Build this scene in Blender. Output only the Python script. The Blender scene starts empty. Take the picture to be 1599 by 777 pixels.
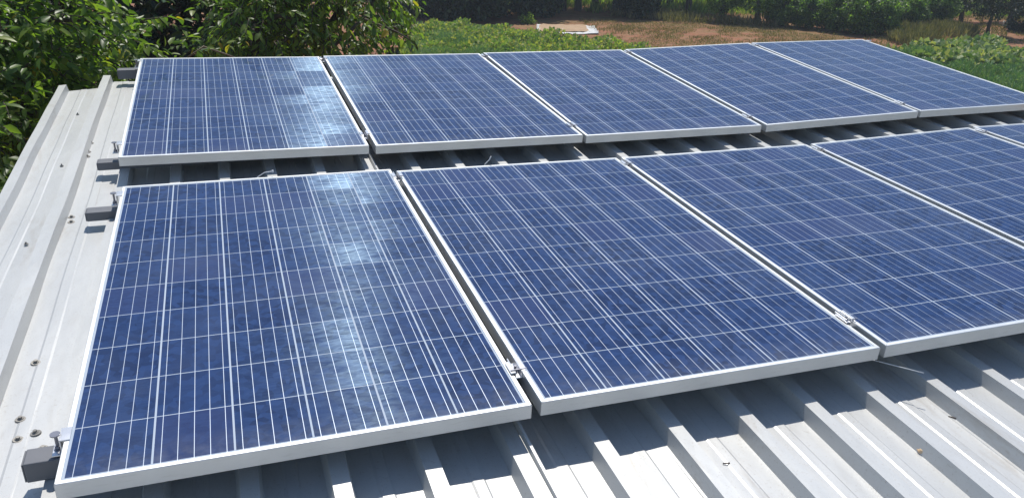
import bpy, math, random
import numpy as np
from mathutils import Matrix, Vector
rng = np.random.default_rng(11); random.seed(5)
SC = bpy.context.scene
COL = SC.collection
rad = math.radians

# ------------------------------------------------------------------ frames, camera, light
TILT = rad(3.5); HZ = 2.93                       # roof plane tilt and its height above ground
M = Matrix.Translation((0, 0, HZ)) @ Matrix.Rotation(TILT, 4, 'X')     # roof coordinates -> world
CF = 1263.1
CR = [[0.943471, -0.327996, 0.047754], [-0.102637, -0.426097, -0.898836], [0.315162, 0.843125, -0.435675]]
CP = Vector((0.39141, -1.41367, 1.1555))
cam = bpy.data.objects.new('camera', bpy.data.cameras.new('camera')); COL.objects.link(cam)
cx, cy, cz = Vector(CR[0]), Vector(CR[1]), Vector(CR[2])
mc = Matrix((( cx[0], -cy[0], -cz[0], CP[0]), (cx[1], -cy[1], -cz[1], CP[1]), (cx[2], -cy[2], -cz[2], CP[2]), (0, 0, 0, 1)))
cam.matrix_world = M @ mc
cam.data.sensor_width = 36; cam.data.lens = 36 * CF / 1599
cam.data.clip_end = 1000; cam.data.clip_start = .05
SC.camera = cam
CW = M @ CP
MR = M.to_3x3()
def ray(px, py):
    d = Vector(((px - 799.5) / CF, (py - 388.5) / CF, 1))
    v = cx * d[0] + cy * d[1] + cz * d[2]
    return (MR @ v).normalized()
def gnd(px, py, z=0):
    d = ray(px, py); return CW + d * ((z - CW[2]) / d[2])
def at(px, py, dist): return CW + ray(px, py) * dist

SUN = (MR @ Vector((0.155, 0.58, 1.0))).normalized()
elev = math.asin(SUN[2]); azi = math.atan2(SUN[0], SUN[1])
sl = bpy.data.lights.new('sun', 'SUN'); sl.energy = 4.4; sl.angle = rad(.55); sl.color = (1, .95, .875)
so = bpy.data.objects.new('sun', sl); COL.objects.link(so)
so.rotation_euler = SUN.to_track_quat('Z', 'Y').to_euler()
so.location = (0, 0, 20)
w = bpy.data.worlds.new('World'); SC.world = w; w.use_nodes = True
wn = w.node_tree; bg = wn.nodes['Background']
sky = wn.nodes.new('ShaderNodeTexSky'); sky.sky_type = 'NISHITA'; sky.sun_disc = False
sky.sun_elevation = elev; sky.sun_rotation = azi; sky.air_density = 1.1; sky.dust_density = .25; sky.ozone_density = 1.6
wn.links.new(sky.outputs[0], bg.inputs[0]); bg.inputs[1].default_value = .125
vs = SC.view_settings; vs.view_transform = 'Standard'; vs.look = 'None'; vs.exposure = 0.0; vs.gamma = 1
SC.render.engine = 'CYCLES'; SC.cycles.max_bounces = 10; SC.cycles.diffuse_bounces = 7; SC.cycles.transparent_max_bounces = 6

# ------------------------------------------------------------------ helpers
def tag(o, label=None, cat=None, group=None, kind=None):
    if label: o['label'] = label
    if cat: o['category'] = cat
    if group: o['group'] = group
    if kind: o['kind'] = kind
    return o
class MB:
    def __init__(s): s.v = []; s.f = []
    def add(s, v, f):
        n = len(s.v); s.v += [tuple(p) for p in v]; s.f += [tuple(i + n for i in q) for q in f]
    def box(s, x0, x1, y0, y1, z0, z1):
        s.add([(x0,y0,z0),(x1,y0,z0),(x1,y1,z0),(x0,y1,z0),(x0,y0,z1),(x1,y0,z1),(x1,y1,z1),(x0,y1,z1)],
              [(3,2,1,0),(4,5,6,7),(0,1,5,4),(1,2,6,5),(2,3,7,6),(3,0,4,7)])
    def prism(s, cx_, cy_, r, z0, z1, n=6, r2=None, ph=0):
        r2 = r if r2 is None else r2
        v = [(cx_ + r*math.cos(ph+2*math.pi*i/n), cy_ + r*math.sin(ph+2*math.pi*i/n), z0) for i in range(n)]
        v += [(cx_ + r2*math.cos(ph+2*math.pi*i/n), cy_ + r2*math.sin(ph+2*math.pi*i/n), z1) for i in range(n)]
        f = [tuple(range(n))[::-1], tuple(range(n, 2*n))] + [(i, (i+1) % n, n+(i+1) % n, n+i) for i in range(n)]
        s.add(v, f)
    def tube(s, pts, rs, n=7):
        pts = [Vector(p) for p in pts]; rings = []
        b = len(s.v)
        for i, p in enumerate(pts):
            t = (pts[min(i+1, len(pts)-1)] - pts[max(i-1, 0)]).normalized()
            a = t.cross(Vector((.13, .31, 1)) if abs(t[2]) < .9 else Vector((1, .2, 0))).normalized(); c = t.cross(a)
            r = rs[i] if hasattr(rs, '__len__') else rs
            for k in range(n):
                q = p + (a*math.cos(2*math.pi*k/n) + c*math.sin(2*math.pi*k/n)) * r
                s.v.append(tuple(q))
        for i in range(len(pts)-1):
            for k in range(n):
                s.f.append((b+i*n+k, b+i*n+(k+1) % n, b+(i+1)*n+(k+1) % n, b+(i+1)*n+k))
        s.f.append(tuple(b+k for k in range(n))[::-1]); s.f.append(tuple(b+(len(pts)-1)*n+k for k in range(n)))
    def build(s, name, mat, parent=None, mw=None, smooth=False, bevel=0):
        me = bpy.data.meshes.new(name); me.from_pydata(s.v, [], s.f); me.update()
        return link(name, me, mat, parent, mw, smooth, bevel)
def link(name, me, mat, parent=None, mw=None, smooth=False, bevel=0):
    if mat and not me.materials: me.materials.append(mat)
    o = bpy.data.objects.new(name, me); COL.objects.link(o)
    if parent: o.parent = parent
    if mw is not None: o.matrix_world = mw
    if smooth: me.polygons.foreach_set('use_smooth', [True]*len(me.polygons))
    if bevel:
        b = o.modifiers.new('b', 'BEVEL'); b.width = bevel; b.segments = 2; b.limit_method = 'ANGLE'
    return o
def empty(name, mw):
    o = bpy.data.objects.new(name, None); COL.objects.link(o); o.empty_display_size = .1
    o.matrix_world = mw; return o
def copy_tree(o, mw):
    c = o.copy(); COL.objects.link(c); c.matrix_world = mw
    for ch in list(o.children):
        d = ch.copy(); COL.objects.link(d); d.parent = c
        for g in list(ch.children):
            e = g.copy(); COL.objects.link(e); e.parent = d
    return c
def np_mesh(name, V, F):
    """V (n,3); F list of (m,k) int arrays"""
    me = bpy.data.meshes.new(name)
    me.vertices.add(len(V)); me.vertices.foreach_set('co', V.astype(np.float32).ravel())
    li = np.concatenate([f.ravel() for f in F]); tot = np.concatenate([np.full(len(f), f.shape[1]) for f in F])
    st = np.concatenate([[0], np.cumsum(tot)[:-1]])
    me.loops.add(len(li)); me.loops.foreach_set('vertex_index', li.astype(np.int32))
    me.polygons.add(len(tot)); me.polygons.foreach_set('loop_start', st.astype(np.int32))
    me.update(calc_edges=True); me.validate(); return me

# ------------------------------------------------------------------ node helpers
class N:
    def __init__(s, name):
        s.m = bpy.data.materials.new(name); s.m.use_nodes = True; s.t = s.m.node_tree
        s.p = s.t.nodes['Principled BSDF']; s.out = s.t.nodes['Material Output']
    def n(s, t, **kw):
        x = s.t.nodes.new(t)
        for k, v in kw.items(): setattr(x, k, v)
        return x
    def l(s, a, b): s.t.links.new(a, b)
    def m_(s, op, a, b=None, c=None, clamp=False):
        x = s.n('ShaderNodeMath', operation=op); x.use_clamp = clamp
        for i, q in enumerate((a, b, c)):
            if q is None: continue
            if isinstance(q, (int, float)): x.inputs[i].default_value = q
            else: s.l(q, x.inputs[i])
        return x.outputs[0]
    def mix(s, f, a, b, mode='MIX'):
        x = s.n('ShaderNodeMix', data_type='RGBA', blend_type=mode)
        for i, q in ((0, f), (6, a), (7, b)):
            if isinstance(q, (int, float)): x.inputs[i].default_value = q
            elif isinstance(q, tuple): x.inputs[i].default_value = (*q, 1)
            else: s.l(q, x.inputs[i])
        return x.outputs[2]
    def noise(s, vec, scale, detail=3, rough=.5, dist=0, out=0):
        x = s.n('ShaderNodeTexNoise'); x.inputs['Scale'].default_value = scale
        x.inputs['Detail'].default_value = detail; x.inputs['Roughness'].default_value = rough
        x.inputs['Distortion'].default_value = dist
        if vec is not None: s.l(vec, x.inputs['Vector'])
        return x.outputs[out]
    def ramp(s, f, stops, interp='LINEAR'):
        x = s.n('ShaderNodeValToRGB'); x.color_ramp.interpolation = interp
        e = x.color_ramp.elements
        while len(e) < len(stops): e.new(.5)
        for q, (p, c) in zip(e, stops):
            q.position = p; q.color = (*c, 1) if isinstance(c, tuple) else (c, c, c, 1)
        s.l(f, x.inputs[0]); return x.outputs[0]
    def coord(s, which='Object'): return s.n('ShaderNodeTexCoord').outputs[which]
    def mapping(s, vec, scale=(1,1,1), loc=(0,0,0)):
        x = s.n('ShaderNodeMapping'); x.inputs['Scale'].default_value = scale; x.inputs['Location'].default_value = loc
        s.l(vec, x.inputs[0]); return x.outputs[0]
    def bump(s, h, strength, dist=.01):
        x = s.n('ShaderNodeBump'); x.inputs['Strength'].default_value = strength; x.inputs['Distance'].default_value = dist
        s.l(h, x.inputs['Height']); s.l(x.outputs[0], s.p.inputs['Normal'])
    def set(s, **kw):
        for k, v in kw.items():
            i = s.p.inputs[k.replace('_', ' ')]
            if isinstance(v, tuple): i.default_value = (*v, 1) if len(v) == 3 else v
            elif isinstance(v, (int, float)): i.default_value = v
            else: s.l(v, i)
        return s

W0, H0 = .992, 1.65
# ------------------------------------------------------------------ materials
def mat_cells():
    a = N('solar_cells'); co = a.coord()
    sp = a.n('ShaderNodeSeparateXYZ'); a.l(co, sp.inputs[0])
    PX, PY = .1606, .1618
    u = a.m_('DIVIDE', a.m_('SUBTRACT', sp.outputs[0], (W0-6*PX)/2 - W0/2), PX)
    v = a.m_('DIVIDE', a.m_('SUBTRACT', sp.outputs[1], (H0-10*PY)/2 - H0/2), PY)
    iu, iv = a.m_('FLOOR', u), a.m_('FLOOR', v)
    fu, fv = a.m_('FRACT', u), a.m_('FRACT', v)
    def near_edge(f, wd):   # 1 within wd of the cell border
        d = a.m_('SUBTRACT', .5, a.m_('ABSOLUTE', a.m_('SUBTRACT', f, .5)))
        return a.m_('LESS_THAN', d, wd)
    inside = a.m_('MULTIPLY', a.m_('MULTIPLY', a.m_('GREATER_THAN', u, 0), a.m_('LESS_THAN', u, 6)),
                  a.m_('MULTIPLY', a.m_('GREATER_THAN', v, 0), a.m_('LESS_THAN', v, 10)))
    cell = a.m_('MULTIPLY', inside, a.m_('MULTIPLY', a.m_('SUBTRACT', 1, near_edge(fu, .0135)), a.m_('SUBTRACT', 1, near_edge(fv, .0075))))
    fb = a.m_('FRACT', a.m_('MULTIPLY', u, 5))
    vin = a.m_('MULTIPLY', a.m_('GREATER_THAN', v, -.06), a.m_('LESS_THAN', v, 10.06))
    bus = a.m_('MULTIPLY', a.m_('LESS_THAN', a.m_('ABSOLUTE', a.m_('SUBTRACT', fb, .5)), .0195), vin)
    oi = a.n('ShaderNodeObjectInfo')
    cv = a.n('ShaderNodeCombineXYZ'); a.l(iu, cv.inputs[0]); a.l(iv, cv.inputs[1]); a.l(a.m_('MULTIPLY', oi.outputs['Random'], 37), cv.inputs[2])
    wn_ = a.n('ShaderNodeTexWhiteNoise'); wn_.noise_dimensions = '3D'; a.l(cv.outputs[0], wn_.inputs[0])
    r1 = wn_.outputs[0]
    off = a.n('ShaderNodeVectorMath', operation='MULTIPLY_ADD'); a.l(wn_.outputs[1], off.inputs[0]); off.inputs[1].default_value = (3, 3, 3); a.l(co, off.inputs[2])
    vo = a.n('ShaderNodeTexVoronoi'); vo.inputs['Scale'].default_value = 52; a.l(off.outputs[0], vo.inputs[0])
    gs = a.n('ShaderNodeSeparateColor'); a.l(vo.outputs['Color'], gs.inputs[0])
    base = a.mix(r1, (.008, .022, .074), (.018, .040, .116))
    base = a.mix(a.m_('MULTIPLY', gs.outputs[0], .95), base, (.023, .055, .160))
    rv = a.m_('GREATER_THAN', r1, .88)
    base = a.mix(a.m_('MULTIPLY', rv, .4), base, (.034, .048, .135))
    dust = a.noise(co, 3.1, 5, .6)
    base = a.mix(a.m_('MULTIPLY', a.ramp(dust, [(.45, 0.0), (.8, 1.0)]), .10), base, (.30, .33, .36))
    edge = a.m_('MULTIPLY', a.m_('SUBTRACT', .55, v, clamp=True), a.ramp(a.noise(co, 22, 4, .7), [(.35, .1), (.7, 1.0)]))
    base = a.mix(a.m_('MULTIPLY', edge, .38), base, (.34, .34, .32))
    c1 = a.mix(cell, (.42, .48, .56), base)
    c2 = a.mix(a.m_('MULTIPLY', bus, .82), c1, (.54, .60, .68))
    a.set(Base_Color=c2, Roughness=a.m_('SUBTRACT', .6, a.m_('MULTIPLY', bus, .18)), Metallic=a.m_('MULTIPLY', bus, .75), Specular_IOR_Level=.05, Coat_Weight=.5, Coat_Roughness=.03, Coat_IOR=1.20)
    # stretched glint of the cells' finger lines, which run across the panel
    gl = a.n('ShaderNodeBsdfAnisotropic'); gl.inputs['Roughness'].default_value = .55; gl.inputs['Anisotropy'].default_value = .88
    tg = a.n('ShaderNodeTangent'); tg.direction_type = 'UV_MAP'; a.l(tg.outputs[0], gl.inputs['Tangent'])
    streak = a.noise(a.mapping(off.outputs[0], (5, 16, 1)), 3.0, 6, .68, 1.2)
    r2 = a.n('ShaderNodeSeparateColor'); a.l(wn_.outputs[1], r2.inputs[0])
    amt = a.m_('MULTIPLY', a.ramp(streak, [(.38, .22), (.68, 1.0)]), a.ramp(r2.outputs[1], [(0, .18), (.5, .45), (1, 1.0)]))
    gl.inputs['Color'].default_value = (.55, .78, 1, 1)
    ms = a.n('ShaderNodeMixShader'); a.l(a.m_('MULTIPLY', a.m_('MULTIPLY', amt, cell), .085), ms.inputs[0])
    a.l(a.p.outputs[0], ms.inputs[1]); a.l(gl.outputs[0], ms.inputs[2]); a.l(ms.outputs[0], a.out.inputs[0])
    return a.m
def mat_alu(name, col, rough, metal, nz=.04, mitre=False):
    a = N(name); co = a.coord()
    n1 = a.noise(a.mapping(co, (1, 1, 1)), 14, 4, .6)
    a.set(Base_Color=a.mix(n1, tuple(c*(1-nz) for c in col), tuple(min(1, c*(1+nz)) for c in col)),
          Roughness=a.ramp(n1, [(.2, rough-.06), (.8, rough+.06)]), Metallic=metal)
    if mitre:
        sp = a.n('ShaderNodeSeparateXYZ'); a.l(co, sp.inputs[0])
        ix = a.m_('SUBTRACT', W0/2, a.m_('ABSOLUTE', sp.outputs[0])); iy = a.m_('SUBTRACT', H0/2, a.m_('ABSOLUTE', sp.outputs[1]))
        ln = a.m_('MULTIPLY', a.m_('LESS_THAN', a.m_('ABSOLUTE', a.m_('SUBTRACT', ix, iy)), .0007), a.m_('MULTIPLY', a.m_('LESS_THAN', ix, .03), a.m_('GREATER_THAN', ix, .0005)))
        gr_ = a.noise(a.mapping(co, (9, 9, 60)), 3, 5, .7)
        c0_ = a.mix(a.m_('MULTIPLY', a.ramp(gr_, [(.55, 0.0), (.75, 1.0)]), .25), tuple(col), (.38, .36, .33))
        a.set(Base_Color=a.mix(ln, c0_, (.12, .12, .12)))
    return a.m
def mat_roof(name='roof_metal'):
    a = N(name); co = a.coord()
    big = a.noise(a.mapping(co, (3, .55, 1)), 1.7, 5, .62)
    spk = a.noise(co, 150, 2, .7)
    mid = a.noise(a.mapping(co, (1.6, .5, 1)), 17, 5, .7, .5)
    c = a.mix(big, (.46, .475, .475), (.62, .62, .605))
    c = a.mix(a.m_('MULTIPLY', a.ramp(mid, [(.52, 0.0), (.8, 1.0)]), .35), c, (.44, .42, .38))
    c = a.mix(a.m_('MULTIPLY', a.ramp(spk, [(.60, 0.0), (.72, 1.0)]), .34), c, (.30, .26, .21))
    st = a.noise(a.mapping(co, (1, .25, 1), (3, 1, 0)), 7, 6, .75, 1)
    c = a.mix(a.m_('MULTIPLY', a.ramp(st, [(.56, 0.0), (.70, 1.0)]), .45), c, (.36, .32, .27))
    a.set(Base_Color=c, Metallic=.30, Roughness=a.ramp(big, [(.25, .46), (.75, .38)]))
    dent = a.noise(a.mapping(co, (1, .45, 1)), 6.5, 3, .5)
    a.bump(dent, .35, .012)
    return a.m
def mat_simple(name, c1, c2, scale=20, rough=.7, bump=0, metal=0):
    a = N(name); n1 = a.noise(a.coord(), scale, 5, .6)
    a.set(Base_Color=a.mix(a.ramp(n1, [(.3, 0.0), (.7, 1.0)]), c1, c2), Roughness=rough, Metallic=metal)
    if bump: a.bump(n1, bump, .02)
    return a.m
def mat_leaf(name, cols, rough=.42, trans=.3, spec=.5):
    a = N(name); g = a.n('ShaderNodeNewGeometry')
    r = g.outputs['Random Per Island']
    c = a.ramp(r, cols)
    a.set(Base_Color=c, Roughness=rough, Specular_IOR_Level=spec)
    tr = a.n('ShaderNodeBsdfTranslucent'); a.l(a.mix(1.0, c, (1.25, 1.5, .5), 'MULTIPLY'), tr.inputs[0])
    ms = a.n('ShaderNodeMixShader'); ms.inputs[0].default_value = trans
    a.l(a.p.outputs[0], ms.inputs[1]); a.l(tr.outputs[0], ms.inputs[2]); a.l(ms.outputs[0], a.out.inputs[0])
    return a.m
def mat_ground():
    a = N('ground_soil'); co = a.coord()
    big = a.noise(co, .16, 5, .6); mid = a.noise(co, 1.1, 6, .68, .4); fine = a.noise(co, 9, 5, .7)
    soil = a.mix(fine, (.23, .095, .055), (.40, .20, .12))
    dry = a.mix(fine, (.16, .12, .055), (.32, .25, .13))
    clod = a.noise(co, 2.6, 8, .75)
    soil = a.mix(a.ramp(clod, [(.38, .65), (.52, 0.0)]), soil, (.10, .055, .04))
    c = a.mix(a.ramp(mid, [(.44, 0.0), (.62, .6)]), soil, dry)
    grn = a.mix(fine, (.06, .085, .028), (.13, .15, .05))
    c = a.mix(a.ramp(big, [(.52, 0.0), (.66, .45)]), c, grn)
    a.set(Base_Color=c, Roughness=.95, Specular_IOR_Level=.1); a.bump(fine, .6, .05)
    return a.m
def mat_brick():
    a = N('brick'); b = a.n('ShaderNodeTexBrick'); b.inputs['Scale'].default_value = 4.2
    b.inputs['Color1'].default_value = (.32, .13, .07, 1); b.inputs['Color2'].default_value = (.24, .10, .06, 1); b.inputs['Mortar'].default_value = (.35, .32, .28, 1)
    mp = a.n('ShaderNodeMapping'); mp.inputs['Rotation'].default_value = (rad(90), 0, 0); a.l(a.coord(), mp.inputs[0]); a.l(mp.outputs[0], b.inputs[0])
    a.set(Base_Color=b.outputs[0], Roughness=.9); return a.m
MCELL = mat_cells()
MFRAME = mat_alu('frame_aluminium', (.72, .73, .725), .46, .78, mitre=True)
MRAIL = mat_alu('rail_grey', (.15, .155, .17), .5, .1, .12)
MCLAMP = mat_alu('clamp_metal', (.74, .74, .75), .3, .7)
MBOLT = mat_alu('bolt_metal', (.30, .30, .33), .35, .9)
MROOF = mat_roof()
MSCREW = mat_alu('washer_metal', (.26, .25, .23), .55, .4, .3)
MBACK = mat_simple('backsheet_white', (.76, .76, .76), (.8, .8, .8))
MBRICK = mat_brick()
MWOOD = mat_simple('timber', (.16, .09, .05), (.25, .15, .08), 30)
MGROUND = mat_ground()
G_CIT = [(0, (.055, .105, .028)), (.45, (.11, .185, .04)), (.8, (.19, .28, .055)), (.98, (.26, .32, .07)), (.99, (.40, .30, .03))]
MLEAF = mat_leaf('glossy_leaves', G_CIT, .40, .52)
MLEAFD = mat_leaf('dark_shade_leaves', [(0, (.010, .024, .010)), (.6, (.020, .044, .014)), (1, (.04, .08, .02))], .5, .15)  # leaf colour darkened to stand in for deep canopy shade
MLEAFB = mat_leaf('orchard_leaves', [(0, (.05, .10, .03)), (.5, (.11, .19, .045)), (1, (.24, .34, .075))], .5, .55)
MLEAFY = mat_leaf('light_leaves', [(0, (.11, .18, .04)), (.6, (.20, .28, .06)), (1, (.34, .38, .10))], .55, .5)
MCROP = mat_leaf('crop_leaves', [(0, (.11, .19, .06)), (.4, (.20, .28, .08)), (.75, (.36, .40, .12)), (1, (.55, .46, .13))], .7, .4)
MFEATH = mat_leaf('feathery_leaves', [(0, (.08, .16, .08)), (.5, (.14, .25, .11)), (.85, (.22, .33, .14)), (1, (.34, .38, .16))], .7, .3)
MSQ = mat_leaf('squash_leaves', [(0, (.09, .16, .05)), (.5, (.20, .27, .11)), (.8, (.38, .42, .22)), (1, (.55, .50, .16))], .6, .3)
MDRY = mat_leaf('dry_grass', [(0, (.13, .12, .045)), (.5, (.24, .20, .09)), (1, (.36, .28, .14))], .8, .3)
MGRASS = mat_leaf('green_grass', [(0, (.10, .10, .04)), (.5, (.17, .15, .065)), (1, (.30, .24, .12))], .8, .3)
MBARK = mat_simple('bark', (.045, .035, .028), (.10, .08, .06), 25, .9, .5)
MBARKL = mat_simple('twig_bark', (.16, .12, .08), (.28, .22, .15), 30, .8)

# ------------------------------------------------------------------ roof surface
def sag(x, y):
    mid = min(-.005, -.028 + .0065*(x-2.5)**2)
    return mid - .013*math.exp(-((y-1.88)/.36)**2)
ZC, ZP = -.069, -.106
ribs = [(-.452, .036), (-.252, .040), (-.052, .040), (.145, .040), (.335, .040), (.522, .040), (.724, .040), (.930, .040)]
ribs += [(1.133, .040), (1.334, .040), (1.537, .040), (1.737, .040), (1.939, .040), (2.143, .040), (2.346, .040)]
while ribs[-1][0] < 4.95: ribs.append((ribs[-1][0] + .201, .040))
ribs[-1] = (ribs[-1][0], .04)
def profile(i0, i1, dz):
    """polyline x,z from rib i0 to rib i1 inclusive"""
    P = []
    for i in range(i0, i1+1):
        x, wd = ribs[i]
        P += [(x-.009, ZP), (x+.001, ZC), (x+wd, ZC), (x+wd+.008, ZP)]
        if i < i1:
            xa, xb = x+wd+.008, ribs[i+1][0]-.008; m = (xa+xb)/2 - .004
            P += [(xa+.012, ZP), (m-.018, ZP), (m-.012, ZP+.0020), (m+.012, ZP+.0020), (m+.017, ZP), (xb-.012, ZP)]
    return P
def sheet(i0, i1, y0, y1, parent, seed, wav, ends=None):
    P = profile(i0, i1, 0)
    P[0] = (P[0][0], ZP+.003)
    P = [(P[0][0]-.009, ZP+.003)] + P          # a narrow lip lapping onto the neighbour
    n = int((y1-y0)/.1)+1; r = np.random.default_rng(seed)
    ph = r.uniform(0, 6, (len(P), 2)); V = []
    for j in range(n):
        for k, (x, z) in enumerate(P):
            ye = y1 + (ends(x) if ends else 0)
            y = y0 + (ye-y0)*j/(n-1)
            o = wav*(math.sin(y*5.1+seed+x*9)+math.sin(y*11.3+2*seed+x*21)*.6)
            o2 = wav*.6*math.sin(y*7.7+ph[k][0])
            lap = .0022 if k > len(P)-6 else 0
            V.append((x+o2*.7, y, z + sag(x, y) + o + lap))
    m = len(P)
    F = [(j*m+k, j*m+k+1, (j+1)*m+k+1, (j+1)*m+k) for j in range(n-1) for k in range(m-1)]
    mb = MB(); mb.add(V, F)
    o = mb.build('roof_sheet', MROOF, parent)
    s = o.modifiers.new('s', 'SOLIDIFY'); s.thickness = .0007; s.offset = -1
    return o
shed = empty('shed', M.copy())
tag(shed, 'low shed with a ribbed silvery sheet metal roof under the solar panels', 'shed')
sheet(0, 1, -2.3, 3.50, shed, 1, .0016, lambda x: -.05 + (x+.45)*.35)
nr = len(ribs)
i = 1; sd = 2
while i < nr-1:
    j = min(i+4, nr-1)
    sheet(i, j, -2.3, 3.62 if i > 1 else 3.60, shed, sd, .0007 if i > 1 else .0012, (lambda x: .05*max(0, 1-(x+.25)/.5)) if i == 1 else None)
    i = j; sd += 1
mb = MB(); xl = .972
ys_ = [ -2.3+.2*k for k in range(26)]
V = []
for y in ys_:
    z = sag(xl, y)+ZC
    V += [(xl, y, z-.003), (xl+.007, y, z-.003), (xl+.009+.002*math.sin(y*4), y, z+.013), (xl+.002+.002*math.sin(y*4), y, z+.013)]
n_ = len(ys_); mb.add(V, [(a*4+q, a*4+(q+1) % 4, (a+1)*4+(q+1) % 4, (a+1)*4+q) for a in range(n_-1) for q in range(4)] + [(3, 2, 1, 0), tuple((n_-1)*4+q for q in range(4))])
mb.build('seam_lip', MROOF, shed)
mb = MB()
for y in (-1.9, -.4, 1.1, 2.6, 3.4): mb.box(-.40, 5.0, y-.025, y+.025, -.225, -.150)
mb.build('purlins', MWOOD, shed, bevel=.003)
# roof screws with washers
def screw_mesh():
    a = MB(); a.prism(0, 0, .0125, 0, .0025, 14, .0115); a.prism(0, 0, .0075, .0025, .0045, 12, .006); a.prism(0, 0, .0048, .0045, .0095, 6)
    me = bpy.data.meshes.new('roof_screw'); me.from_pydata(a.v, [], a.f); me.materials.append(MSCREW); return me
SM = screw_mesh()
scr = [(-.15, .43, 0), (-.142, .35, 0), (-.108, .365, 0), (-.083, .30, 0), (-.30, 1.46, .004), (-.23, 1.18, 0), (-.292, 2.25, .003),
       (-.208, 2.53, 0), (-.208, 2.41, 0), (-.205, 2.35, 0), (-.185, 1.64, 0), (-.19, 1.69, 0), (-.315, 3.0, .003), (-.155, .68, 0)]
def pan_z(x, y): return sag(x, y) + ZP
for k, (x, y, dz) in enumerate(scr):
    o = bpy.data.objects.new('roof_screw', SM); COL.objects.link(o); o.parent = shed
    o.location = (x, y, pan_z(x, y)+dz+.0006); o.rotation_euler = (random.uniform(-.1, .1), random.uniform(-.1, .1), random.random())
    if k in (4, 5, 6, 12): o.scale = (.6, .6, .9)
# walls and door of the shed
yw0, yw1, xw0, xw1 = -1.9, 3.2, -.25, 4.9
wallm = MB()
def roof_h(y): return HZ + y*math.sin(TILT) - .23
for (x0, x1, y0, y1) in ((xw0, xw1, yw1-.11, yw1), (xw0, xw0+.11, yw0+.11, yw1-.11), (xw1-.11, xw1, yw0+.11, yw1-.11), (xw0, 1.6, yw0, yw0+.11), (2.5, xw1, yw0, yw0+.11)):
    b = MB(); b.box(x0, x1, y0, y1, 0, 1)
    wallm.add([(x, y, 0 if z == 0 else roof_h(y)) for x, y, z in b.v], b.f)
b = MB(); b.box(1.6, 2.5, yw0, yw0+.11, 2.05, 1); wallm.add([(x, y, 2.05 if z > 1.5 else roof_h(y)) for x, y, z in b.v], [f[::-1] for f in b.f])
wall = wallm.build('wall', MBRICK, shed, Matrix.Identity(4))
dm = MB(); dm.box(1.62, 2.48, yw0+.02, yw0+.06, .02, 2.03)
dr = dm.build('door', MWOOD, shed, Matrix.Identity(4), bevel=.004)

# ------------------------------------------------------------------ solar panels
G, RG, OFF = .02625, .30286, -.03685
POSE = [[.00088,.00519,.00567,-.01127,.00752,-.00107],[-.00214,.00232,-.00719,-.01884,.01326,-.00177],[-.00566,-.00043,-.01356,-.02075,.0008,-.00446],
 [.00092,-.00295,-.0017,-.01951,-.02526,-.00014],[.00601,-.00413,.01002,-.01757,.00336,-.00154],[.00047,-.00664,.01295,.00885,.0183,.0049],
 [.00209,.00021,-.00274,.01263,.01319,.00713],[-.00259,.00219,-.01214,.01796,.00541,.00188],[.00133,.00221,-.00258,.01852,-.02258,.00079],[-.00131,.00204,.01127,.01787,-.0045,-.00311]]
def panel_mw(k):
    r, i = divmod(k, 5); d = POSE[k]
    c = Vector((i*(W0+G)+W0/2+(OFF if r else 0)+d[0], (H0+RG if r else 0)+H0/2+d[1], d[2]))
    v = Vector(d[3:]); R = Matrix.Rotation(v.length, 4, v.normalized())
    return M @ Matrix.Translation(c) @ R
def make_panel(mw):
    e = empty('solar_panel', mw)
    # extruded aluminium frame swept round the rectangle: (inset, z)
    pr = [(0, -.038), (0, -.0012), (.0012, 0), (.0105, 0), (.0112, -.0007), (.0112, -.0035), (.0020, -.0040), (.0020, -.0365), (.024, -.0365), (.024, -.038)]
    m = MB(); V = []
    for (d, z) in pr:
        V += [(-W0/2+d, -H0/2+d, z), (W0/2-d, -H0/2+d, z), (W0/2-d, H0/2-d, z), (-W0/2+d, H0/2-d, z)]
    n = len(pr); F = [(a*4+k, a*4+(k+1) % 4, ((a+1) % n)*4+(k+1) % 4, ((a+1) % n)*4+k) for a in range(n) for k in range(4)]
    m.add(V, [f for f in F]); m.build('frame', MFRAME, e)
    me = bpy.data.meshes.new('glass_laminate')
    a, b = W0/2-.003, H0/2-.003
    me.from_pydata([(-a,-b,-.0042+.0024),(a,-b,-.0018),(a,b,-.0018),(-a,b,-.0018),(-a,-b,-.0036),(a,-b,-.0036),(a,b,-.0036),(-a,b,-.0036)], [],
                   [(0,1,2,3),(7,6,5,4),(0,4,5,1),(1,5,6,2),(2,6,7,3),(3,7,4,0)])
    uv = me.uv_layers.new(name='uv')
    for lp in me.loops:
        v = me.vertices[lp.vertex_index].co; uv.data[lp.index].uv = (v[0], v[1])
    me.materials.append(MCELL); me.materials.append(MBACK); me.polygons[1].material_index = 1
    link('glass_laminate', me, None, e)
    j = MB(); j.box(-.055, .055, H0/2-.16, H0/2-.06, -.025, -.005); j.build('junction_box', MBOLT, e, bevel=.003)
    return e
PL = ['front row solar panel at the left, with a cloudy pale glare stripe down its cells',
      'front row solar panel second from the left, in full view above the roof ribs',
      'front row solar panel third from the left, middle of the row along the near edge',
      'front row solar panel fourth from the left, cut by the right edge of the photo',
      'front row solar panel showing only its corner at the right edge of the photo',
      'back row solar panel at the left, foreshortened, beside the bare pale sheet metal',
      'back row solar panel second from the left, behind the first gap of the front row',
      'back row solar panel in the middle of the row, green crop bed behind it',
      'back row solar panel fourth from the left with red soil behind its far edge',
      'back row solar panel at the far right end of the row beside the green plants']
p0 = None
for k in range(10):
    if p0 is None: p0 = make_panel(panel_mw(k)); o = p0
    else: o = copy_tree(p0, panel_mw(k))
    tag(o, PL[k], 'solar panel', 'blue solar panels in two rows on the metal roof')

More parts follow.
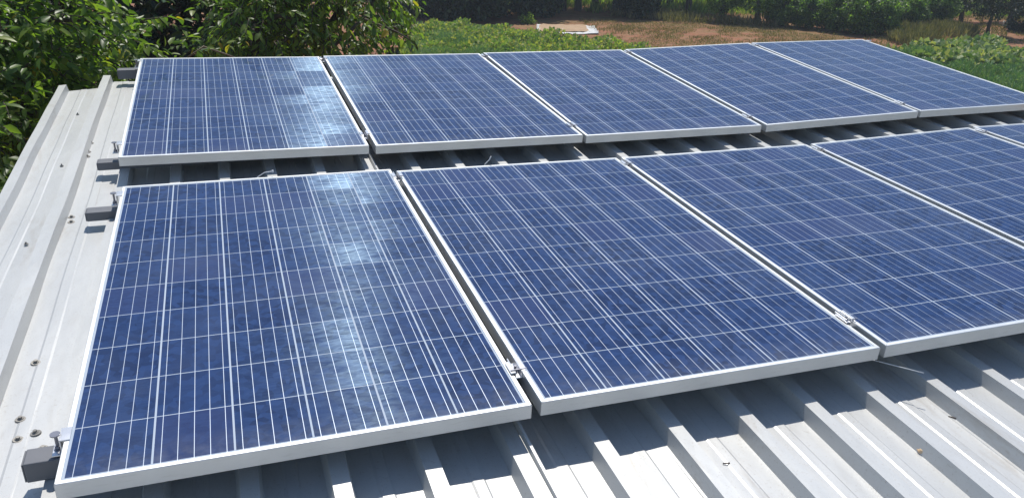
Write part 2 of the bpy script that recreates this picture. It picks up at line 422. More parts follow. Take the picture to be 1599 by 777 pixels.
# ------------------------------------------------------------------ rails
RY = [(.165, -.083, .049, .020), (1.578, -.118, .034, -.002), (2.113, -.132, .034, -.002), (3.572, -.162, .052, .020)]
RLAB = ['grey box rail end sticking out by the bottom left corner of the front panel row',
        'grey box rail end sticking out by the upper left corner of the front panel row',
        'grey box rail end sticking out by the lower left corner of the back panel row',
        'grey box rail end sticking out by the upper left corner of the back panel row']
for k, (y, x0, hh, up) in enumerate(RY):
    e = empty('mounting_rail', M @ Matrix.Translation((x0, y, sag(x0, y)-.039-hh+up)))
    V = []; xs = [x0, x0+.3] + list(np.arange(.6, 5.1, .5)) + [5.12]
    m = MB()
    for x in xs:
        z = sag(x, y) - sag(x0, y) + .001
        V += [(x-x0, -.026, z), (x-x0, .026, z), (x-x0, .026, z+hh), (x-x0, -.026, z+hh)]
    n = len(xs); F = [(a*4+q, a*4+(q+1) % 4, (a+1)*4+(q+1) % 4, (a+1)*4+q) for a in range(n-1) for q in range(4)]
    F += [(3, 2, 1, 0), tuple((n-1)*4+q for q in range(4))]
    m.add(V, F); m.build('rail_body', MRAIL, e, bevel=.0025)
    c = MB(); c.box(-.0035, -.0003, -.0245, .0245, .0025, hh-.001); c.build('end_cap', MRAIL, e, bevel=.001)
    tag(e, RLAB[k], 'rail', 'grey rails carrying the solar panels')

# ------------------------------------------------------------------ clamps
def top_z(x, y, row):
    """height of the panel frame top at (x,y)"""
    i = max(0, min(4, int((x-(OFF if row else 0))/(W0+G)))); k = row*5+i
    mw = M.inverted() @ panel_mw(k)
    nrm = mw.to_3x3() @ Vector((0, 0, 1)); c = mw.translation
    return c[2] - (nrm[0]*(x-c[0]) + nrm[1]*(y-c[1]))/nrm[2]
def make_mid(mw):
    e = empty('panel_clamp', mw); m = MB()
    g = G/2; L = .033
    m.box(-g-.008, -g+.003, -L, L*.55, .0006, .0036); m.box(g-.003, g+.008, -L*.55, L, .0006, .0036)
    m.box(-g+.003, -g+.0055, -L, L, -.016, .0036); m.box(g-.0055, g-.003, -L, L, -.016, .0036)
    m.box(-g+.0055, g-.0055, -L, L, -.016, -.0135)
    m.build('bracket', MCLAMP, e, bevel=.0006)
    b = MB(); b.prism(0, -.004, .0085, -.0135, -.0115, 14); b.prism(0, -.004, .0062, -.0115, -.0045, 6); b.prism(0, -.004, .0036, -.0045, .004, 8)
    b.build('bolt', MBOLT, e)
    t = MB(); t.box(-g-.006, g+.010, -.0245, -.0215, .0040, .0062); t.build('spring_clip', MBOLT, e)
    return e
def make_end(mw):
    e = empty('end_clamp', mw); m = MB(); L = .022
    m.box(-.010, .008, -L, L, .0006, .0034); m.box(-.0128, -.010, -L, L, -.036, .0034); m.box(-.032, -.0128, -L, L, -.036, -.033)
    m.build('bracket', MCLAMP, e, bevel=.0006)
    b = MB(); b.prism(-.022, 0, .0085, -.033, -.031, 14); b.prism(-.022, 0, .0062, -.031, -.024, 6); b.prism(-.022, 0, .0036, -.024, .004, 8)
    b.prism(-.022, 0, .0105, .004, .0065, 10)
    b.build('bolt', MBOLT, e); return e
rows_y = [(.165, 0, 'near'), (1.578, 0, 'far'), (2.113, 1, 'near'), (3.54, 1, 'far')]
ordn = ['first', 'second', 'third', 'fourth']
c0 = e0 = None
for y, row, side in rows_y:
    off = OFF if row else 0
    rn = 'back' if row else 'front'
    for i in range(4):
        xa = i*(W0+G)+W0+G/2+off
        z = max(top_z(xa-.02, y, row), top_z(xa+.02, y, row))
        # slope of the neighbouring panel along y
        k = row*5+i; R = Matrix.Rotation(POSE[k][3], 4, 'X')
        mw = M @ Matrix.Translation((xa, y, z)) @ R
        if c0 is None: c0 = make_mid(mw); o = c0
        else: o = copy_tree(c0, mw)
        tag(o, f'silver clamp in the {ordn[i]} gap from the left of the {rn} panel row, {side} end', 'clamp', 'silver clamps in the gaps between panels')
    z = top_z(off+.01, y, row)
    mw = M @ Matrix.Translation((off-.001 + POSE[row*5][0] + (.004 if side == 'near' and not row else 0), y, z))
    if e0 is None: e0 = make_end(mw); o = e0
    else: o = copy_tree(e0, mw)
    tag(o, f'silver end clamp at the left edge of the {rn} panel row, {side} corner', 'clamp', 'silver end clamps on the outer panel edges')
    xr = 4*(W0+G)+W0+off
    mw = M @ Matrix.Translation((xr+.001, y, top_z(xr-.01, y, row))) @ Matrix.Rotation(math.pi, 4, 'Z')
    o = copy_tree(e0, mw)
    tag(o, f'silver end clamp at the right edge of the {rn} panel row, {side} corner', 'clamp', 'silver end clamps on the outer panel edges')

# ------------------------------------------------------------------ small things on the roof
def wire(name, pts, r, mat, label, cat, group=None, head=None):
    o0 = Vector(pts[0]); m = MB(); m.tube([Vector(p)-o0 for p in pts], r, 6)
    if head: h = Vector(pts[-1])-o0; m.prism(h[0], h[1], head, h[2]-.004, h[2]+.004, 6)
    o = m.build(name, mat, None, M @ Matrix.Translation(o0), smooth=True); return tag(o, label, cat, group)
MTIE = mat_simple('tie_plastic', (.62, .64, .66), (.7, .7, .7), 30, .5)
wire('cable_tie', [(.462, 1.668, -.036), (.478, 1.664, -.004), (.505, 1.664, .012), (.535, 1.666, .014)], .0020, MTIE, 'pale cable tie tail curling up behind the left front panel', 'cable tie', head=.004)
wire('cable_tie', [(1.395, 1.672, -.048), (1.402, 1.668, -.02), (1.418, 1.664, -.002), (1.426, 1.664, .014)], .0020, MTIE, 'pale cable tie tail standing up behind the second front panel', 'cable tie')
x_, y_ = 1.946, -.27
st = bpy.data.meshes.new('stone')
import bmesh
bmm = bmesh.new(); bmesh.ops.create_icosphere(bmm, subdivisions=3, radius=1)
for v in bmm.verts:
    n = 1 + .16*math.sin(v.co.x*3.1+1)*math.cos(v.co.y*2.7) + .08*math.sin(v.co.z*6+v.co.x*4)
    v.co = Vector((v.co.x*.019*n, v.co.y*.013*n, v.co.z*.009*n))
bmm.to_mesh(st); bmm.free()
so_ = link('stone', st, mat_simple('stone_tan', (.55, .36, .20), (.80, .64, .44), 90, .9), None, M @ Matrix.Translation((1.945, -.265, pan_z(1.94, -.26)+.0075)) @ Matrix.Rotation(-.5, 4, 'Z'), smooth=True)
tag(so_, 'small tan stone lying on the bare metal roof between two ribs', 'stone')
MTW = mat_simple('dark_twig', (.05, .035, .03), (.10, .07, .05), 60, .9)
def zr(x, y): return pan_z(x, y)
wire('twig', [(2.125, -.165, zr(2.12, -.18)+.003), (2.135, -.180, zr(2.12, -.18)+.005), (2.147, -.188, zr(2.14, -.19)+.003), (2.150, -.20, zr(2.14, -.19)+.003)], .0015, MTW, 'tiny dark dry twig on the bare roof above the tan stone', 'twig')
wire('dry_leaf', [(1.425, -.165, zr(1.42, -.17)+.002), (1.436, -.170, zr(1.42, -.17)+.004), (1.442, -.168, zr(1.42, -.17)+.002)], .0015, MTW, 'tiny dark dead leaf scrap on the bare roof left of the stone', 'leaf')
wire('metal_wire', [(2.005, .035, -.055), (2.04, -.005, -.052), (2.10, -.075, -.0475)], .0013, MTIE, 'thin pale wire slanting out from under the front panels onto the roof', 'wire')

# ------------------------------------------------------------------ leaves
def leaf_block(P, D, Nn, L, Wd, fold=.18, curl=.15):
    """8-vertex folded, curled leaves. P base, D direction, Nn approx normal (all (n,3)), L, Wd (n,)"""
    D = D/np.linalg.norm(D, axis=1)[:, None]
    S = np.cross(D, Nn); S /= np.linalg.norm(S, axis=1)[:, None]+1e-9
    Nn = np.cross(S, D)
    L = L[:, None]; Wd = Wd[:, None]
    def q(t, s, h): return P + D*L*t + S*Wd*s + Nn*(Wd*h - L*curl*t*t)
    V = np.stack([q(0, 0, 0), q(.3, -.46, fold), q(.3, 0, 0), q(.3, .46, fold), q(.66, -.36, fold), q(.66, 0, 0), q(.66, .36, fold), q(1, 0, 0)], 1)
    n = len(P); b = (np.arange(n)*8)[:, None]
    tri = np.concatenate([b+np.array(t) for t in ([0, 2, 1], [0, 3, 2], [4, 5, 7], [5, 6, 7])])
    qd = np.concatenate([b+np.array(t) for t in ([1, 2, 5, 4], [2, 3, 6, 5])])
    return V.reshape(-1, 3), [tri, qd]
def flat_block(P, D, Nn, L, Wd):
    D = D/np.linalg.norm(D, axis=1)[:, None]
    S = np.cross(D, Nn); S /= np.linalg.norm(S, axis=1)[:, None]+1e-9
    L = L[:, None]; Wd = Wd[:, None]
    V = np.stack([P, P+D*L*.5-S*Wd*.5, P+D*L, P+D*L*.5+S*Wd*.5], 1).reshape(-1, 3)
    b = (np.arange(len(P))*4)[:, None]
    return V, [b+np.array([0, 3, 2, 1])]
MI = np.array(M.inverted()); SL = [.155, .58, 1.0]      # no branch may stand between the sun and the roof
def over_roof(P):
    Q = P @ MI[:3, :3].T + MI[:3, 3]
    inside = (Q[:, 0] > -.50) & (Q[:, 0] < 5.3) & (Q[:, 1] < 3.72) & (Q[:, 1] > -2.6)
    sh = Q - np.maximum(Q[:, 2:3]+.1, 0)*np.array([SL]); return inside | ((Q[:, 2] > -.1) & (sh[:, 0] > -.42) & (sh[:, 0] < 5.2) & (sh[:, 1] < 3.60))
def near_tree(name, blobs, label, cat_mat, root, leafL, seed, twigs_per_m3, limbs=True, trunk_r=.14, extra=None, group=None):
    """blobs: list of (centre Vector, radii). Crown = twigs with alternate drooping leaves near each blob's shell and inside."""
    r = np.random.default_rng(seed)
    e = empty(name, Matrix.Translation(root))
    rt = np.array(root)
    T0 = []; TD = []
    for c, rr, dens in blobs:
        c = np.array(c); rr = np.array(rr); n = int(4.19*rr[0]*rr[1]*rr[2]*twigs_per_m3*dens)
        d = r.normal(size=(n, 3)); d /= np.linalg.norm(d, axis=1)[:, None]
        rad_ = r.uniform(0, 1, n)**.45
        lump = 1 + .28*np.sin(d[:, 0]*4.3+seed)*np.cos(d[:, 2]*5.1+d[:, 1]*3)
        p = c + d*rr*(rad_*lump)[:, None]
        T0.append(p); TD.append(d + np.array([0, 0, -.35]) + r.normal(size=(n, 3))*.45)
    T0 = np.concatenate(T0); TD = np.concatenate(TD); TD /= np.linalg.norm(TD, axis=1)[:, None]
    k = 11; Ln = r.uniform(.15, .36, len(T0))
    t = (np.arange(k)+.7)/k
    P = T0[:, None] + TD[:, None]*Ln[:, None, None]*t[None, :, None] - np.array([0, 0, 1])*(t**2*.10)[None, :, None]
    side = np.cross(TD, [0, 0, 1.0]); side /= np.linalg.norm(side, axis=1)[:, None]+1e-6
    sg = np.where(np.arange(k) % 2, 1, -1)
    D = TD[:, None]*.6 + side[:, None]*sg[None, :, None]*.8 + r.normal(size=P.shape)*.33 + np.array([0, 0, -.45])
    Nn = np.array([0, 0, 1.0]) + r.normal(size=P.shape)*.45
    P = P.reshape(-1, 3); D = D.reshape(-1, 3); Nn = Nn.reshape(-1, 3)
    ok = ~over_roof(P) & ~over_roof(P + D*.1)
    P, D, Nn = P[ok], D[ok], Nn[ok]
    if extra is not None:
        P = np.concatenate([P, extra[0]]); D = np.concatenate([D, extra[1]]); Nn = np.concatenate([Nn, extra[2]])
    L = leafL*r.uniform(.45, 1.4, len(P))
    V, F = leaf_block(P-rt, D, Nn, L, L*r.uniform(.40, .54, len(P)), r.uniform(.1, .3), .16)
    me = np_mesh('crown', V, F); me.polygons.foreach_set('use_smooth', [True]*len(me.polygons))
    link('crown', me, cat_mat, e)
    tb = MB()
    z0 = Vector(root); top = Vector(blobs[0][0])
    f1 = z0.lerp(top, .45) + Vector((0, 0, .1))
    tb.tube([Vector((0, 0, -.05)), (f1-z0)*.5+Vector((.06, .04, 0)), f1-z0], [trunk_r*1.25, trunk_r, trunk_r*.8], 10)
    tb.build('trunk', MBARK, e, smooth=True)
    lb = tw = MB()
    for bi, (c, rr, dens) in enumerate(blobs):
        c = Vector(c); a = f1-z0
        m1 = a.lerp(c-z0, .5)+Vector((0, 0, .12))
        lb.tube([a, m1, c-z0], [trunk_r*.7, trunk_r*.45, trunk_r*.25], 8)
        for q in range(5):
            dd = Vector(r.normal(size=3)); dd.normalize(); tip = c-z0+Vector((dd[0]*rr[0], dd[1]*rr[1], dd[2]*rr[2]))*.8
            if over_roof(np.array([list(tip+z0)]))[0]: continue
            lb.tube([c-z0, (c-z0).lerp(tip, .5)+Vector((0, 0, .06)), tip], [trunk_r*.22, trunk_r*.13, .006], 6)
    ids = r.choice(len(T0), min(len(T0), 900), replace=False)
    for q in ids:
        a = Vector(T0[q]); b_ = a + Vector(TD[q])*Ln[q]*.95 - Vector((0, 0, .09))
        if over_roof(np.array([list(a), list(b_)])).any(): continue
        tw.tube([a-z0, (a+b_)/2-z0+Vector((0, 0, .02)), b_-z0], [.005, .0035, .002], 4)
    lb.build('branches', MBARK, e, smooth=True)
    return tag(e, label, 'tree', group)
def spray(px0, py0, px1, py1, d, n, r, spread=.3, droop=.5):
    """leaves hanging along one twig between two image points at distance d"""
    a, b = np.array(at(px0, py0, d)), np.array(at(px1, py1, d*1.02))
    t = r.uniform(0, 1, n)[:, None]; P = a + (b-a)*t + r.normal(size=(n, 3))*.015
    dr = (b-a)/np.linalg.norm(b-a)
    D = dr*.5 + r.normal(size=(n, 3))*.55 + np.array([0, 0, -droop])
    Nn = np.array([0, -.3, 1.0]) + r.normal(size=(n, 3))*.5
    return P, D, Nn
rs = np.random.default_rng(77)
def cat3(L): return tuple(np.concatenate([q[i] for q in L]) for i in range(3))
gr = 'leafy trees crowding the far left edge of the roof'
# tree hugging the left roof edge
ex = cat3([spray(70, 90, 150, 120, 5.4, 14, rs), spray(120, 20, 160, 70, 5.6, 16, rs), spray(175, 100, 215, 85, 5.45, 12, rs, droop=-.4), spray(120, 100, 190, 118, 5.35, 22, rs, droop=0),
           spray(215, 85, 245, 72, 5.6, 10, rs, droop=-.2), spray(30, 180, 60, 120, 5.0, 20, rs), spray(0, 60, 80, 40, 5.2, 30, rs)])
near_tree('fruit_tree', [(at(-5, 60, 6.1), (.72, 1.0, 1.1), 1.4), (at(-60, 250, 5.3), (.75, .9, .9), 1.2), (at(55, 190, 6.1), (.75, .8, .8), 1.2), (at(105, 20, 7.0), (.30, .6, .6), 1.2), (at(120, 165, 6.9), (.5, .6, .55), 1.2)],
          'bright leafy tree with glossy green and a few yellow leaves beside the left roof edge', MLEAF, (-2.3, 3.6, 0), .074, 3, 135, extra=ex, group=gr)
# tree behind the back row's left panels
ex = cat3([spray(575, 10, 640, 28, 7.6, 22, rs, droop=.9), spray(560, 55, 615, 62, 7.0, 14, rs, droop=.8), spray(612, 58, 640, 66, 7.0, 6, rs, droop=1.2), spray(525, 62, 575, 68, 7.0, 16, rs, droop=.8),
           spray(250, 75, 300, 60, 6.1, 14, rs, droop=.1), spray(300, 82, 372, 68, 6.1, 12, rs, droop=0), spray(620, 10, 640, 40, 7.4, 9, rs, droop=1)])
near_tree('fruit_tree', [(at(470, -10, 8.3), (.95, 1.2, .75), 1.0), (at(400, 40, 8.0), (.5, .8, .6), 1.0), (at(560, -25, 8.0), (.42, .9, .36), 1.0), (at(470, 60, 8.2), (.42, .7, .5), 1), (at(450, -100, 8.6), (1.0, 1.2, .5), .8), (at(385, 85, 8.2), (.45, .5, .3), 1)],
          'leafy tree with hanging branches behind the first two back panels', MLEAF, tuple(gnd(430, 330, 0))[:2] + (0,), .074, 9, 120, trunk_r=.16, extra=ex, group=gr)
# deep tree between and behind them, its shade put into the leaf colour
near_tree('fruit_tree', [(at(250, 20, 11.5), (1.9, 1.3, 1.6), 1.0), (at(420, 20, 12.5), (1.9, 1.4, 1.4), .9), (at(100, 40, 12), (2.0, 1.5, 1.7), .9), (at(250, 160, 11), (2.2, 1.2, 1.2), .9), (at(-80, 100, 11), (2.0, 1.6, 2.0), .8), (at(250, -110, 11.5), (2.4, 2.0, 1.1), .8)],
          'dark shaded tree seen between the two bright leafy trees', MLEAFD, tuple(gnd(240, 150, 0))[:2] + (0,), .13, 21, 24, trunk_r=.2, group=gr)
# the leaning bare limb and a thin dead twig
def limb(name, pix, rr, label, mat=MBARK):
    pts = [at(*p) for p in pix]; o0 = pts[0]; m = MB(); m.tube([p-o0 for p in pts], rr, 8)
    o = m.build(name, mat, None, Matrix.Translation(o0), smooth=True); return o
tree2 = [o for o in COL.objects if o.name.startswith('fruit_tree') and o.parent is None][1]
for pix, rr, nm, mt in (([(520, 74, 7.4), (552, 44, 7.5), (575, 20, 7.6), (590, -10, 7.8), (600, -60, 8.0)], [.012, .017, .020, .024, .03], 'bare_limb', MBARK),
                        ([(290, 92, 6.3), (318, 73, 6.3), (350, 84, 6.35), (372, 92, 6.4)], [.006, .007, .006, .004], 'dead_twig', MBARKL),
                        ([(570, 30, 7.5), (620, 50, 7.2), (640, 62, 7.0)], [.010, .007, .004], 'bare_limb', MBARK)):
    o = limb(nm, pix, rr, None, mt); mw = o.matrix_world.copy(); o.parent = tree2; o.matrix_world = mw

# ------------------------------------------------------------------ ground
gm = MB()
nx = 60; ext = 200
gv = [(-ext+2*ext*i/nx, -ext+2*ext*j/nx, 0) for j in range(nx+1) for i in range(nx+1)]
gm.add(gv, [(j*(nx+1)+i, j*(nx+1)+i+1, (j+1)*(nx+1)+i+1, (j+1)*(nx+1)+i) for j in range(nx) for i in range(nx)])
tag(gm.build('ground', MGROUND), kind='structure')

def poly_pts(pix, n, r, z=0.0):
    """random ground points inside the ground outline given by image points"""
    q = np.array([list(gnd(p[0], p[1], z))[:2] for p in pix]); lo, hi = q.min(0), q.max(0); out = []
    while len(out) < n:
        p = r.uniform(lo, hi, (n, 2)); x, y = p[:, 0], p[:, 1]; ins = np.zeros(len(p), bool)
        for a in range(len(q)):
            x1, y1 = q[a]; x2, y2 = q[(a+1) % len(q)]
            c = ((y1 > y) != (y2 > y)) & (x < (x2-x1)*(y-y1)/(y2-y1+1e-12)+x1); ins ^= c
        out += list(p[ins])
    return np.array(out[:n])
def vnoise(p, s, seed=0):
    return (np.sin(p[:, 0]*s+seed)+np.sin(p[:, 1]*s*1.3+seed*2)+np.sin((p[:, 0]+p[:, 1])*s*.7+seed*3)+np.sin((p[:, 0]-p[:, 1])*s*1.9+seed))/4
def bed(name, pix, n, h, leaf, mat, label, cat, seed, up=.6, fl=1.0, hfun=None):
    r = np.random.default_rng(seed); p = poly_pts(pix, n, r, h*.85)
    hh = h*(.65+.42*vnoise(p, 2.1, seed)+.15*vnoise(p, 6, seed+4))
    if hfun is not None: hh = hh*hfun(p)
    z = hh*r.uniform(.05, 1, n)**.5
    P = np.column_stack([p, z]); D = r.normal(size=(n, 3))*.7 + np.array([0, 0, up]); Nn = r.normal(size=(n, 3))*.6+np.array([0, 0, fl])
    L = leaf*r.uniform(.6, 1.4, n); V, F = flat_block(P, D, Nn, L, L*r.uniform(.55, .9, n)*(1 if fl > .5 else .25))
    c = P.mean(0); c[2] = 0
    o = link(name, np_mesh(name, V-c, F), mat, None, Matrix.Translation(c))
    return tag(o, label, cat, kind='stuff')
# crop beds
bed('bean_crop', [(640, 44), (660, 30), (700, 29), (740, 37), (765, 29), (800, 36), (845, 41), (905, 55), (960, 60), (1080, 75), (1000, 112), (700, 112), (690, 76), (655, 70)], 42000, .55, .10, MCROP,
    'bed of bushy light green and yellowing crop plants behind the back panel row', 'crop', 3)
bed('feathery_crop', [(640, 48), (690, 44), (735, 58), (790, 66), (870, 80), (860, 112), (700, 110), (650, 75)], 26000, .55, .085, MFEATH, 'feathery bluish green part of the crop bed behind the second and third back panels', 'crop', 23, up=1.2, fl=.4)
bed('low_crop', [(605, 88), (640, 60), (690, 70), (700, 96), (640, 90)], 5000, .16, .08, MCROP, 'low patch of small green plants at the left of the bushy crop bed', 'crop', 13)
bed('leafy_greens', [(1385, 76), (1440, 80), (1520, 86), (1640, 100), (1720, 150), (1680, 210), (1560, 175), (1330, 92)], 70000, .42, .11, MFEATH,
    'bed of feathery dark green leafy plants right of the panels', 'crop', 4, up=1.3, fl=.3, hfun=lambda p: 1+.5*vnoise(p, 3.3, 8)+.35*vnoise(p, 9, 2))
bed('squash_vines', [(1375, 72), (1400, 68), (1460, 66), (1500, 57), (1560, 60), (1600, 76), (1640, 84), (1640, 98), (1540, 90), (1480, 88), (1430, 80)], 9000, .50, .19, MSQ,
    'broad leaved pale squash vines behind the leafy greens at right', 'vines', 5, up=.2, fl=1.3)
# grasses
def grass(name, pix, n, h, mat, label, seed, thr=-.1, wd=.07):
    r = np.random.default_rng(seed); p = poly_pts(pix, n, r)
    k = vnoise(p, 1.3, seed)+.5*vnoise(p, 4.1, seed+1) > thr; p = p[k]; n = len(p)
    P = np.column_stack([p, np.zeros(n)]); D = r.normal(size=(n, 3))*.35+np.array([0, 0, 1]); Nn = r.normal(size=(n, 3)); Nn[:, 2] *= .2
    L = h*r.uniform(.4, 1.4, n); V, F = flat_block(P, D, Nn, L, L*wd+.012)
    c = P.mean(0); c[2] = 0
    return tag(link(name, np_mesh(name, V-c, F), mat, None, Matrix.Translation(c)), label, 'grass', kind='stuff')
grass('dry_grass', [(900, 34), (1000, 33), (1200, 45), (1330, 60), (1400, 74), (1250, 90), (1050, 95), (930, 60)], 30000, .055, MDRY, 'sparse dry straw coloured grass on the red soil', 31, -.2, .05)
grass('green_grass', [(900, 30), (1000, 34), (1200, 42), (1420, 50), (1500, 58), (1440, 74), (1250, 70), (1050, 68), (930, 48)], 11000, .09, MGRASS, 'patchy green and brown grass between the crop bed and the orchard', 32, .0)
grass('leafy_litter', [(1480, 58), (1640, 74), (1660, 20), (1480, 22)], 9000, .10, MGRASS, 'low brownish grass and litter under the trees at right', 36, -.3, .2)
grass('tall_weeds', [(1385, 66), (1400, 48), (1480, 44), (1530, 57), (1470, 68), (1420, 74)], 7000, .38, MGRASS, 'tall brownish weeds between bushes and squash vines at right', 33, -.4)
grass('wild_grass', [(940, 36), (960, 20), (1010, 20), (1140, 34), (1215, 40), (1210, 44), (1100, 37)], 4500, .34, MGRASS, 'ragged grass along the foot of the orchard trees', 34, -.1)

# drying tarp with grain
def gpoly(name, pix, z0, z1, mat, label=None, cat=None, kind=None, rough=.0, seed=0, sub=12):
    c = [gnd(*p) for p in pix]; r = np.random.default_rng(seed); V = []; n = sub
    for j in range(n+1):
        for i in range(n+1):
            a = c[0].lerp(c[1], i/n); b = c[3].lerp(c[2], i/n); p = a.lerp(b, j/n)
            V.append((p[0]+r.normal()*rough*.4, p[1]+r.normal()*rough*.4, z0 + (z1 if 0 < i < n and 0 < j < n else 0)*(1+.3*r.normal()) + abs(r.normal())*rough))
    o0 = Vector(V[0]); m = MB(); m.add([Vector(v)-o0 for v in V], [(j*(n+1)+i, j*(n+1)+i+1, (j+1)*(n+1)+i+1, (j+1)*(n+1)+i) for j in range(n) for i in range(n)])
    o = m.build(name, mat, None, Matrix.Translation(o0), smooth=True)
    if label: tag(o, label, cat, None, kind)
    return o
MTARP = mat_simple('tarp_plastic', (.55, .55, .54), (.65, .65, .64), 3, .6)
MGRAIN = mat_simple('grain', (.36, .24, .14), (.46, .32, .20), 6, .9)
tp = gpoly('tarp', [(838, 54), (936, 54.5), (928, 41.5), (838, 40)], .012, 0, MTARP, 'white plastic tarp spread on the red soil beyond the crop bed', 'tarp', rough=.03, seed=2)
sm = tp.modifiers.new('s', 'SOLIDIFY'); sm.thickness = .006
gpoly('drying_grain', [(842, 51.5), (921, 52.0), (914, 42.2), (842, 41)], .05, .035, MGRAIN, 'tan layer of grain drying on the white tarp', 'grain', 'stuff', rough=.01, seed=3)

# rocks at left
MROCK = mat_simple('pale_rock', (.30, .31, .31), (.55, .56, .56), 12, .9, .4)
for k, (px, py, s) in enumerate([(655, 79, .10), (662, 78, .08), (671, 81, .11), (666, 75.5, .07), (648, 77, .06), (680, 79.5, .07)]):
    me = bpy.data.meshes.new('rock'); b2 = bmesh.new(); bmesh.ops.create_icosphere(b2, subdivisions=2, radius=s)
    for v in b2.verts: v.co *= 1+.35*math.sin(v.co.x*50+k)*math.cos(v.co.y*44+v.co.z*31+k); v.co.z *= .7
    b2.to_mesh(me); b2.free(); g = gnd(px, py)
    o = link('rock', me, MROCK, None, Matrix.Translation((g[0], g[1], s*.4)))
    tag(o, 'pale grey rock in the small heap left of the crop bed', 'rock', 'pale rocks heaped left of the crop bed')

# ------------------------------------------------------------------ orchard trees (background)
def bg_crown(seed, n, rx, rz, zc, leaf, low=False):
    r = np.random.default_rng(seed)
    cl = r.normal(size=(70, 3)); cl /= np.linalg.norm(cl, axis=1)[:, None]
    cl = cl*np.array([rx, rx, rz])*(r.uniform(.45, 1, 70)**.6)[:, None]
    if low:
        a_ = r.uniform(0, 6.283, 70); h_ = r.uniform(-1, 1, 70); q_ = rx*np.sqrt(r.uniform(.25, 1, 70))*(1-.35*np.maximum(h_, 0)**2)*(1-.12*np.maximum(-h_, 0)**2)
        cl = np.column_stack([np.cos(a_)*q_, np.sin(a_)*q_, h_*rz])
    ci = r.integers(0, 70, n); d = r.normal(size=(n, 3)); d /= np.linalg.norm(d, axis=1)[:, None]
    P = cl[ci] + d*(r.uniform(0, 1, n)**.4)[:, None]*np.array([.42, .42, .32])*(rx/1.6) + np.array([0, 0, zc])
    P[:, 2] = np.maximum(P[:, 2], .12)
    D = d*.5+r.normal(size=(n, 3))*.6+np.array([0, 0, -.5]); Nn = np.array([0, 0, 1.0])+r.normal(size=(n, 3))*.5
    L = leaf*r.uniform(.6, 1.3, n)
    V, F = flat_block(P, D, Nn, L, L*.5); return np_mesh('crown', V, F)
def bg_trunk(seed, r0, h, top, fork=2):
    r = np.random.default_rng(seed); m = MB()
    m.tube([(0, 0, -.05), (.03, .02, h*.5), (.02, -.03, h)], [r0*1.3, r0, r0*.9], 8)
    for k in range(fork+3):
        a = r.uniform(0, 6.28); e = Vector((math.cos(a)*.9, math.sin(a)*.9, top))
        m.tube([(.02, -.03, h*.92), (e[0]*.4, e[1]*.4, h+(top-h)*.45), e], [r0*.7, r0*.45, r0*.15], 6)
    me = bpy.data.meshes.new('trunk'); me.from_pydata(m.v, [], m.f); me.materials.append(MBARK)
    me.polygons.foreach_set('use_smooth', [True]*len(me.polygons)); return me
CH = [bg_crown(s, 7000, 1.7, 1.35, 2.45, .15) for s in (1, 2)]     # crown above bare trunk
CL = [bg_crown(s, 9000, 1.25, 1.15, 1.15, .17, False) for s in (5, 6)]    # crown down to the ground
CSM = [bg_crown(9, 4500, .95, .85, 1.25, .12)]
TR = [bg_trunk(1, .12, 1.0, 2.8), bg_trunk(2, .09, 1.2, 2.8)]
TW = bg_trunk(7, .10, .9, 2.6)
def bgtree(px, py, kind, s, label, mat, rot, group='orchard trees in rows beyond the field', name='orchard_tree', rest=None):
    g = gnd(px, py); e = empty(name, Matrix.Translation((g[0], g[1], 0)) @ Matrix.Rotation(rot, 4, 'Z') @ Matrix.Scale(s, 4))
    me = {'h': CH, 'l': CL, 's': CSM}[kind]; me = me[int(rot*10) % len(me)]
    key = mat.name+me.name
    if key not in CACHE:
        m2 = me if not me.materials else me.copy(); m2.materials.clear(); m2.materials.append(mat); CACHE[key] = m2
    link('crown', CACHE[key], None, e)
    link('trunk', TR[int(rot*7) % 2], None, e)
    return tag(e, label, 'tree', group)
CACHE = {}
R_ = lambda: random.uniform(0, 6)
# dark mass left of the far row, down to the ground
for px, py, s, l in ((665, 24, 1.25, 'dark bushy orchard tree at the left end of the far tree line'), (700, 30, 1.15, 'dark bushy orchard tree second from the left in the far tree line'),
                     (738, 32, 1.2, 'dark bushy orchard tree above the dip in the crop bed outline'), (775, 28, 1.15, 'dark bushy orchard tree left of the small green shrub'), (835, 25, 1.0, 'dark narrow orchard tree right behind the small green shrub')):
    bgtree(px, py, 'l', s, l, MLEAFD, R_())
for px, py, s in ((812, 21, 1.2), (878, 17, 1.25), (902, 17, 1.15), (930, 15, 1.2), (960, 20, 1.1), (1045, 13, 1.2), (1075, 20, 1.2)):
    bgtree(px, py, 'h', s, 'orchard tree with bare trunk in the far row above the drying grain', MLEAFB, R_())
bgtree(992, 27, 'l', .85, 'dark low orchard tree with skirted crown behind the middle of the dry grass', MLEAFD, R_())
bgtree(1127, 34, 's', .95, 'small light green tree on a thin trunk right of the dry grass', MLEAFB, R_())
bgtree(1180, 38, 's', 1.05, 'small green tree with thin trunk just left of the dark hedge of trees', MLEAFB, R_())
hedge = [(1222, 41, .62, 'dark dense bush tree at the left end of the dark hedge of trees'), (1261, 44, .60, 'dark dense bush tree standing between the two red soil gaps'),
         (1304, 49, .66, 'dark dense bush tree right of the second red soil gap'), (1336, 53, .70, 'dark dense bush tree behind the far corner of the back panel row'), (1370, 54, .68, 'dark dense bush tree at the right end of the dark hedge')]
for px, py, s, l in hedge: bgtree(px, py, 'l', s, l, MLEAFB, R_())
for k, (px, py, s) in enumerate([(1240, 24, .95), (1290, 29, 1.0), (1345, 31, 1.0), (1395, 34, .9)]):
    bgtree(px, py, 'l', s, 'leafy orchard tree just behind the dark hedge of bush trees', MLEAFB, R_())
bgtree(1412, 44, 'l', .62, 'loose green bush tree between the dark hedge and the brown weeds', MLEAFB, R_())
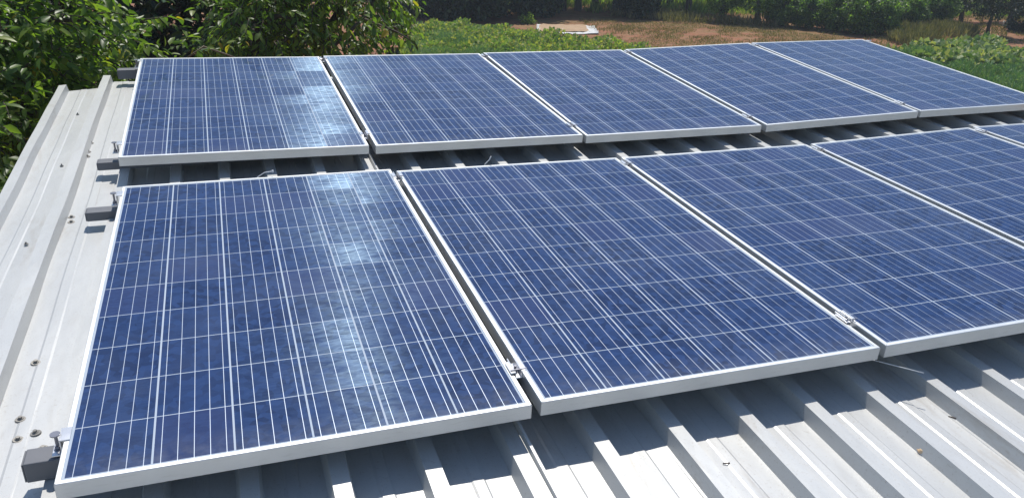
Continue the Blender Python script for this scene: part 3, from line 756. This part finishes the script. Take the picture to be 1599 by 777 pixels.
bgtree(1455, 38, 'l', .75, 'loose green bush tree above the brown weeds at right', MLEAFB, R_())
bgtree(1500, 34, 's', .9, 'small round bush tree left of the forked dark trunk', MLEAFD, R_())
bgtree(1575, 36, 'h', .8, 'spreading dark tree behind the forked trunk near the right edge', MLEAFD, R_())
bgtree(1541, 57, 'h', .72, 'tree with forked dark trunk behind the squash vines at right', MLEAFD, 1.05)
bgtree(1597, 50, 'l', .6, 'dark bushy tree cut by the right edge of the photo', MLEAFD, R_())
# rows further back
rr_ = np.random.default_rng(8)
for row, (yy, sp, kind) in enumerate(((-6, 62, 'h'), (-14, 60, 'l'), (-26, 70, 'l'))):
    x = 610 + row*23
    while x < 1720:
        kk = kind if rr_.random() < .75 else ('l' if kind == 'h' else 'h')
        bgtree(x+rr_.uniform(-12, 12), yy+rr_.uniform(-1.2, 1.2), kk, rr_.uniform(1.1, 1.4), 'orchard tree in the back rows at the top edge of the photo', MLEAFB if rr_.random() < .5 else MLEAFY, rr_.uniform(0, 6), 'orchard trees in the back rows')
        x += sp
grass('undergrowth', [(600, 19), (1180, 26), (1620, 30), (1720, -4), (560, -8)], 22000, .42, MLEAFY, 'light green undergrowth seen between the far orchard trunks', 35, -.35, .14)
# small shrub
def shrub(px, py, s, mat, label, n=500, leaf=.09):
    g = gnd(px, py); r = np.random.default_rng(int(px)); d = r.normal(size=(n, 3)); d[:, 2] = abs(d[:, 2]); d /= np.linalg.norm(d, axis=1)[:, None]
    P = d*s*(r.uniform(0, 1, n)**.4)[:, None]*(1+.3*np.sin(d[:, :1]*7)); D = d+r.normal(size=(n, 3))*.4; Nn = np.array([0, 0, 1])+r.normal(size=(n, 3))*.5
    L = leaf*r.uniform(.6, 1.3, n); V, F = flat_block(P, D, Nn, L, L*.6)
    e = empty('shrub', Matrix.Translation((g[0], g[1], 0)))
    link('foliage', np_mesh('foliage', V, F), mat, e)
    m = MB()
    for k in range(5):
        a = k*1.26; m.tube([(0, 0, -.02), (math.cos(a)*s*.25, math.sin(a)*s*.25, s*.5), (math.cos(a)*s*.5, math.sin(a)*s*.5, s*.85)], [.02, .012, .005], 5)
    m.build('stems', MBARK, e); return tag(e, label, 'shrub')
shrub(824, 37, .34, MLEAFY, 'small bright green shrub in front of the shaded far trees, above the crop bed')
shrub(630, 52, .55, MFEATH, 'dark rounded bush at the left end of the bushy crop bed', 1500, .08)

# ------------------------------------------------------------------ thin volume added to lift the far darks, like lens veil
hm = bpy.data.materials.new('veil_haze'); hm.use_nodes = True; ht = hm.node_tree; ht.nodes.clear()
ho = ht.nodes.new('ShaderNodeOutputMaterial'); hv = ht.nodes.new('ShaderNodeVolumePrincipled')
hv.inputs['Color'].default_value = (.80, .88, 1, 1); hv.inputs['Density'].default_value = .0014; hv.inputs['Anisotropy'].default_value = .3
ht.links.new(hv.outputs[0], ho.inputs['Volume'])
hb = MB(); hb.box(-205, 205, -205, 205, -1.05, 9.5)
tag(hb.build('veil_haze', hm), kind='stuff')
